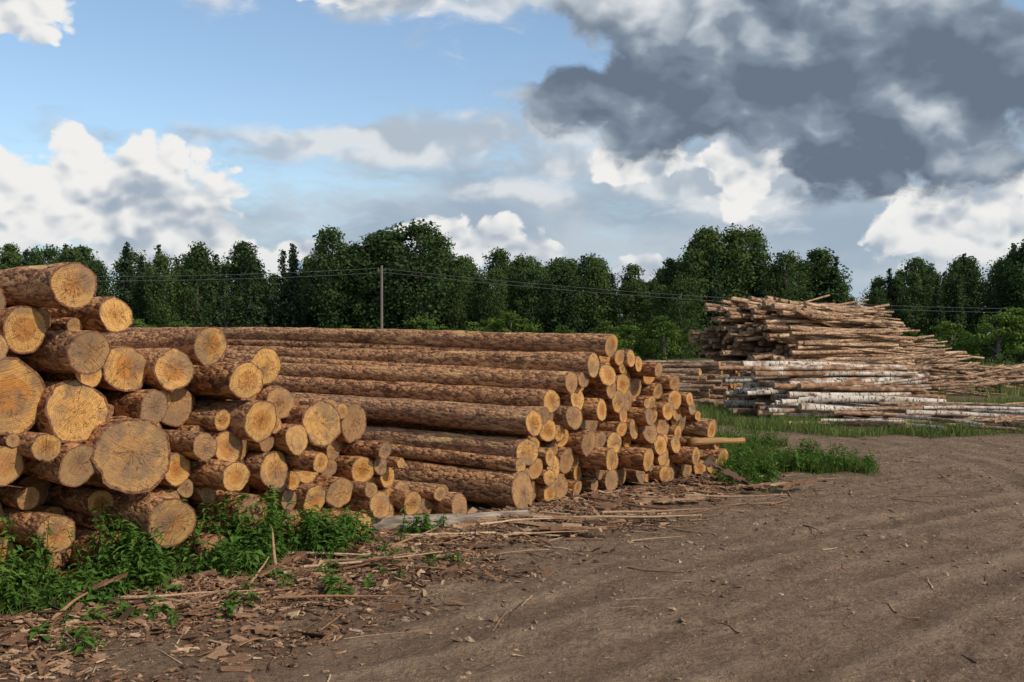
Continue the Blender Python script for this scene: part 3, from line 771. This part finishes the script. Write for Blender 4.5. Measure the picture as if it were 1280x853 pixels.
add_log(B, np.array([-1.45, 10.2, .10]), (1.35, .62, -.01), 1.75, .085, .3, 18, 30, .2, bend=.06)
m, N, p, out = new_mat('weathered_grey_wood')
v = N.vm('MULTIPLY', N.attr('lco').outputs['Vector'], (1, 1, .2))
a = N.noise(v, 12, 6, .7, .5)
N.put(p.inputs['Base Color'], N.mix(N.ss(a, .35, .65), (.11,.085,.065), (.38,.31,.24))); N.put(p.inputs['Normal'], N.bump(a, .8, .02))
B.obj('weathered_trunk', [m, m])
B = Buf()
n = 14000
x = rng.uniform(-4.5, 11, n); y = 5+17*rng.random(n)**1.2; r = rng.gamma(1.6, .0033, n)+.0025
r *= np.where(fbm(x, y, .8, 95, 3) > .5, 1.6, .8)
c = np.stack([x, y, gh(x, y)+r*.15], 1)
V = []
for d in ((1,0,0),(-1,0,0),(0,1,0),(0,-1,0),(0,0,.6),(0,0,-.6)):
    V.append(c+(np.array(d)+rng.normal(size=(n, 3))*.25)*r[:, None])
V = np.stack(V, 1).reshape(-1, 3); b = (np.arange(n)*6)[:, None]
f = np.concatenate([b+np.array(q) for q in ((0,2,4),(2,1,4),(1,3,4),(3,0,4),(2,0,5),(1,2,5),(3,1,5),(0,3,5))])
B.add(V, f, 0, tint=np.repeat(rng.random(n), 6))
B.obj('soil_clods', [chip_mat('clod_soil', [(.14,.09,.056), (.24,.16,.10), (.34,.235,.15), (.42,.30,.195)])], False)

# ------------------------------------------------------------ sun
S = np.array([.70, -.50, .60]); S /= np.linalg.norm(S)
sun = bpy.data.lights.new('sun', 'SUN'); sun.energy = 3.4; sun.angle = math.radians(.6); sun.color = (1, .89, .74)
so = bpy.data.objects.new('sun', sun); scene.collection.objects.link(so)
so.rotation_euler = Vector(S.tolist()).to_track_quat('Z', 'Y').to_euler()

# ------------------------------------------------------------ world
w = bpy.data.worlds.new('World'); scene.world = w; w.use_nodes = True
w.node_tree.nodes.clear(); N = Nodes(w.node_tree)
out = N.new('ShaderNodeOutputWorld'); bg = N.new('ShaderNodeBackground'); N.l.new(bg.outputs[0], out.inputs[0])
sky = N.new('ShaderNodeTexSky', sky_type='NISHITA', sun_disc=False)
sky.sun_elevation = math.asin(S[2]); sky.sun_rotation = math.atan2(S[0], S[1])
dirv = N.new('ShaderNodeTexCoord').outputs['Generated']
X, Y, Z = N.sep(dirv)
az = N.m('MULTIPLY', N.m('ARCTAN2', X, Y), 57.2958)
el = N.m('MULTIPLY', N.m('ARCSINE', Z), 57.2958)
ae = N.comb(az, el, 0)
SK = .13
skyc = N.mix(1., sky.outputs[0], (SK*1.12, SK*1.17, SK*1.20), 'MULTIPLY')
skyc = N.mix(N.ss(el, 1., 9., .8, 0), skyc, (.40,.53,.66))
def union(L):
    r = None
    for a, e, wa, we in L:
        n = N.new('ShaderNodeVectorMath', operation='MULTIPLY_ADD')
        N.put(n.inputs[0], ae); n.inputs[1].default_value = (1/wa, 1/we, 0); n.inputs[2].default_value = (-a/wa, -e/we, 0)
        ln = N.new('ShaderNodeVectorMath', operation='LENGTH'); N.put(ln.inputs[0], n.outputs[0])
        q = ln.outputs['Value']
        r = q if r is None else N.m('SMOOTH_MIN', r, q, .2)
    return N.m('MAXIMUM', N.m('SUBTRACT', 1., r), -1.5)
wn = N.new('ShaderNodeTexNoise'); N.put(wn.inputs['Vector'], dirv); wn.inputs['Scale'].default_value = 22; wn.inputs['Detail'].default_value = 3
wv = N.vm('ADD', dirv, N.vm('MULTIPLY', N.vm('SUBTRACT', wn.outputs['Color'], (.5, .5, .5)), (.028, .028, .028)))
flat = N.vm('MULTIPLY', wv, (1, 1, 1.35))
n_c = N.noise(flat, 13, 7, .58)
n_lo = N.noise(flat, 13, 3, .5); n_ls = N.noise(N.vm('ADD', flat, (.012, -.004, .022)), 13, 3, .5)
def puff(v):
    a = N.voro(v, 27).outputs['Distance']; b = N.voro(v, 61).outputs['Distance']
    return N.m('ADD', N.m('MULTIPLY', a, -.66), N.m('MULTIPLY', b, -.3))
pf = puff(flat); pfs = puff(N.vm('ADD', flat, (.006, -.002, .011)))
plit = N.m('SUBTRACT', pf, pfs)
lit = N.m('SUBTRACT', n_lo, n_ls)
streak = N.noise(N.vm('MULTIPLY', wv, (1, 1, 3.6)), 7, 6, .6)
wide = N.noise(N.vm('MULTIPLY', wv, (1, 1, 2.2)), 5, 4, .55)
c = skyc
veil = N.m('ADD', union([(-2, 5.0, 20, 5.2), (13, 6.5, 18, 6.5)]), N.m('MULTIPLY', N.m('SUBTRACT', streak, .5), 2.4))
c = N.mix(N.ss(veil, -.2, .6, 0, .9), c, N.mix(N.ss(wide, .4, .62), (.33,.41,.51), (.50,.565,.63)))
st = N.m('ADD', union([(-3.5, 9.8, 12, 1.6), (4.5, 9.6, 6, 1.9), (-7, 17.0, 9, 2.2), (9, 8, 8, 2.2), (0, 7.6, 7, 1.0)]), N.m('MULTIPLY', N.m('SUBTRACT', streak, .5), 4.))
st = N.m('ADD', st, N.m('MULTIPLY', N.m('SUBTRACT', n_c, .5), 1.5))
c = N.mix(N.ss(st, .0, .85, 0, .85), c, N.mix(N.ss(lit, -.08, .09), (.45,.51,.58), (.76,.78,.80)))
# cumulus
cu_ = N.m('ADD', union([(-19.8, 6.4, 6.0, 5.2), (-25.5, 6.2, 5.0, 4.2), (-15.2, 4.8, 4.8, 3.4), (-24.5, 15.4, 5.4, 3.0), (-2.3, 5.0, 4.4, 1.9), (0, 4.4, 3.0, 1.4),
                        (-10.6, 4.6, 2.2, 1.3), (6.6, 3.4, 2.0, 1.3), (11.8, 9.0, 4.0, 2.6), (6.4, 9.3, 3.4, 1.6), (22.5, 6.0, 6.2, 4.1), (29, 7, 7, 4.5), (-7, 17.8, 8, 1.7),
                        (-50, 9, 18, 6), (65, 10, 20, 7), (110, 12, 25, 9), (-105, 14, 28, 9)]),
          N.m('MULTIPLY', N.m('SUBTRACT', n_c, .5), 2.1))
cu_ = N.m('ADD', cu_, N.m('MULTIPLY', N.m('ADD', pf, .46), .75))
ca = N.ss(cu_, .20, .38)
sh = N.m('ADD', N.m('MULTIPLY', lit, 3.2), N.m('ADD', .60, N.m('MULTIPLY', N.m('SUBTRACT', wide, .5), -2.2)))
sh = N.m('ADD', sh, N.m('MULTIPLY', plit, 1.5))
sh = N.m('ADD', sh, N.ss(cu_, .25, .8, .28, -.04))
sh = N.m('ADD', sh, N.m('MULTIPLY', N.m('SUBTRACT', n_c, n_lo), 1.2))
cc = N.mix(N.ss(sh, 0., 1.), (.36,.43,.52), (.88,.87,.85))
cc = N.mix(N.ss(el, 2.5, 6.5, .4, 0), cc, (.58,.63,.68))
c = N.mix(ca, c, cc)
# dark raincloud bank
dflat = N.vm('MULTIPLY', wv, (1, 1, 2.0))
n_d = N.noise(dflat, 6, 6, .55); n_ds = N.noise(N.vm('ADD', dflat, (.012, 0, .05)), 6, 4, .55)
dk = N.m('ADD', union([(12.5, 13.2, 12, 5.4), (21, 13.0, 13, 6.4), (5.5, 12.6, 6.5, 2.4), (5, 17, 5.5, 3.0), (15, 18, 16, 6), (16.2, 8.8, 4.4, 3.2), (27, 12.5, 10, 6.2), (32, 16, 14, 8), (22, 20, 20, 6)]),
          N.m('MULTIPLY', N.m('SUBTRACT', n_d, .5), 1.5))
dk = N.m('ADD', dk, N.m('MULTIPLY', N.m('SUBTRACT', n_c, .5), 1.3))
dk = N.m('ADD', dk, N.m('MULTIPLY', N.m('ADD', pf, .46), .35))
da = N.ss(dk, .10, .36)
dsh = N.m('ADD', N.m('MULTIPLY', N.m('SUBTRACT', n_d, n_ds), 1.8), N.ss(dk, .12, .45, .30, 0))
dsh = N.m('ADD', dsh, N.ss(el, 12.5, 17.5, .0, .34))
dsh = N.m('ADD', dsh, N.m('MULTIPLY', lit, 1.3))
dsh = N.m('ADD', dsh, N.m('MULTIPLY', plit, .2))
dsh = N.m('ADD', dsh, N.m('MULTIPLY', N.m('SUBTRACT', n_c, .47), .9))
dsh = N.m('ADD', dsh, N.m('MULTIPLY', N.m('SUBTRACT', wide, .5), .9))
dc = N.new('ShaderNodeValToRGB'); N.put(dc.inputs[0], dsh)
els = dc.color_ramp.elements; els[0].position = 0.; els[0].color = (.14,.18,.245,1); els[1].position = .95; els[1].color = (.84,.84,.84,1)
e = els.new(.3); e.color = (.22,.275,.345,1); e = els.new(.6); e.color = (.46,.515,.575,1)
c = N.mix(da, c, dc.outputs[0])
ov = N.m('MULTIPLY', N.ss(el, 22, 34), N.ss(wide, .46, .6))
c = N.mix(ov, c, (.55,.6,.66))
N.put(bg.inputs[0], c); bg.inputs[1].default_value = 1.

# ------------------------------------------------------------ camera
cam = bpy.data.cameras.new('camera'); cam.lens = 39.4; cam.sensor_width = 36; cam.clip_end = 9000; cam.clip_start = .1
co = bpy.data.objects.new('camera', cam); scene.collection.objects.link(co)
co.location = (0, 0, 1.8); co.rotation_euler = (math.radians(90.), 0, 0)
scene.camera = co
print('objs', len(bpy.data.objects))
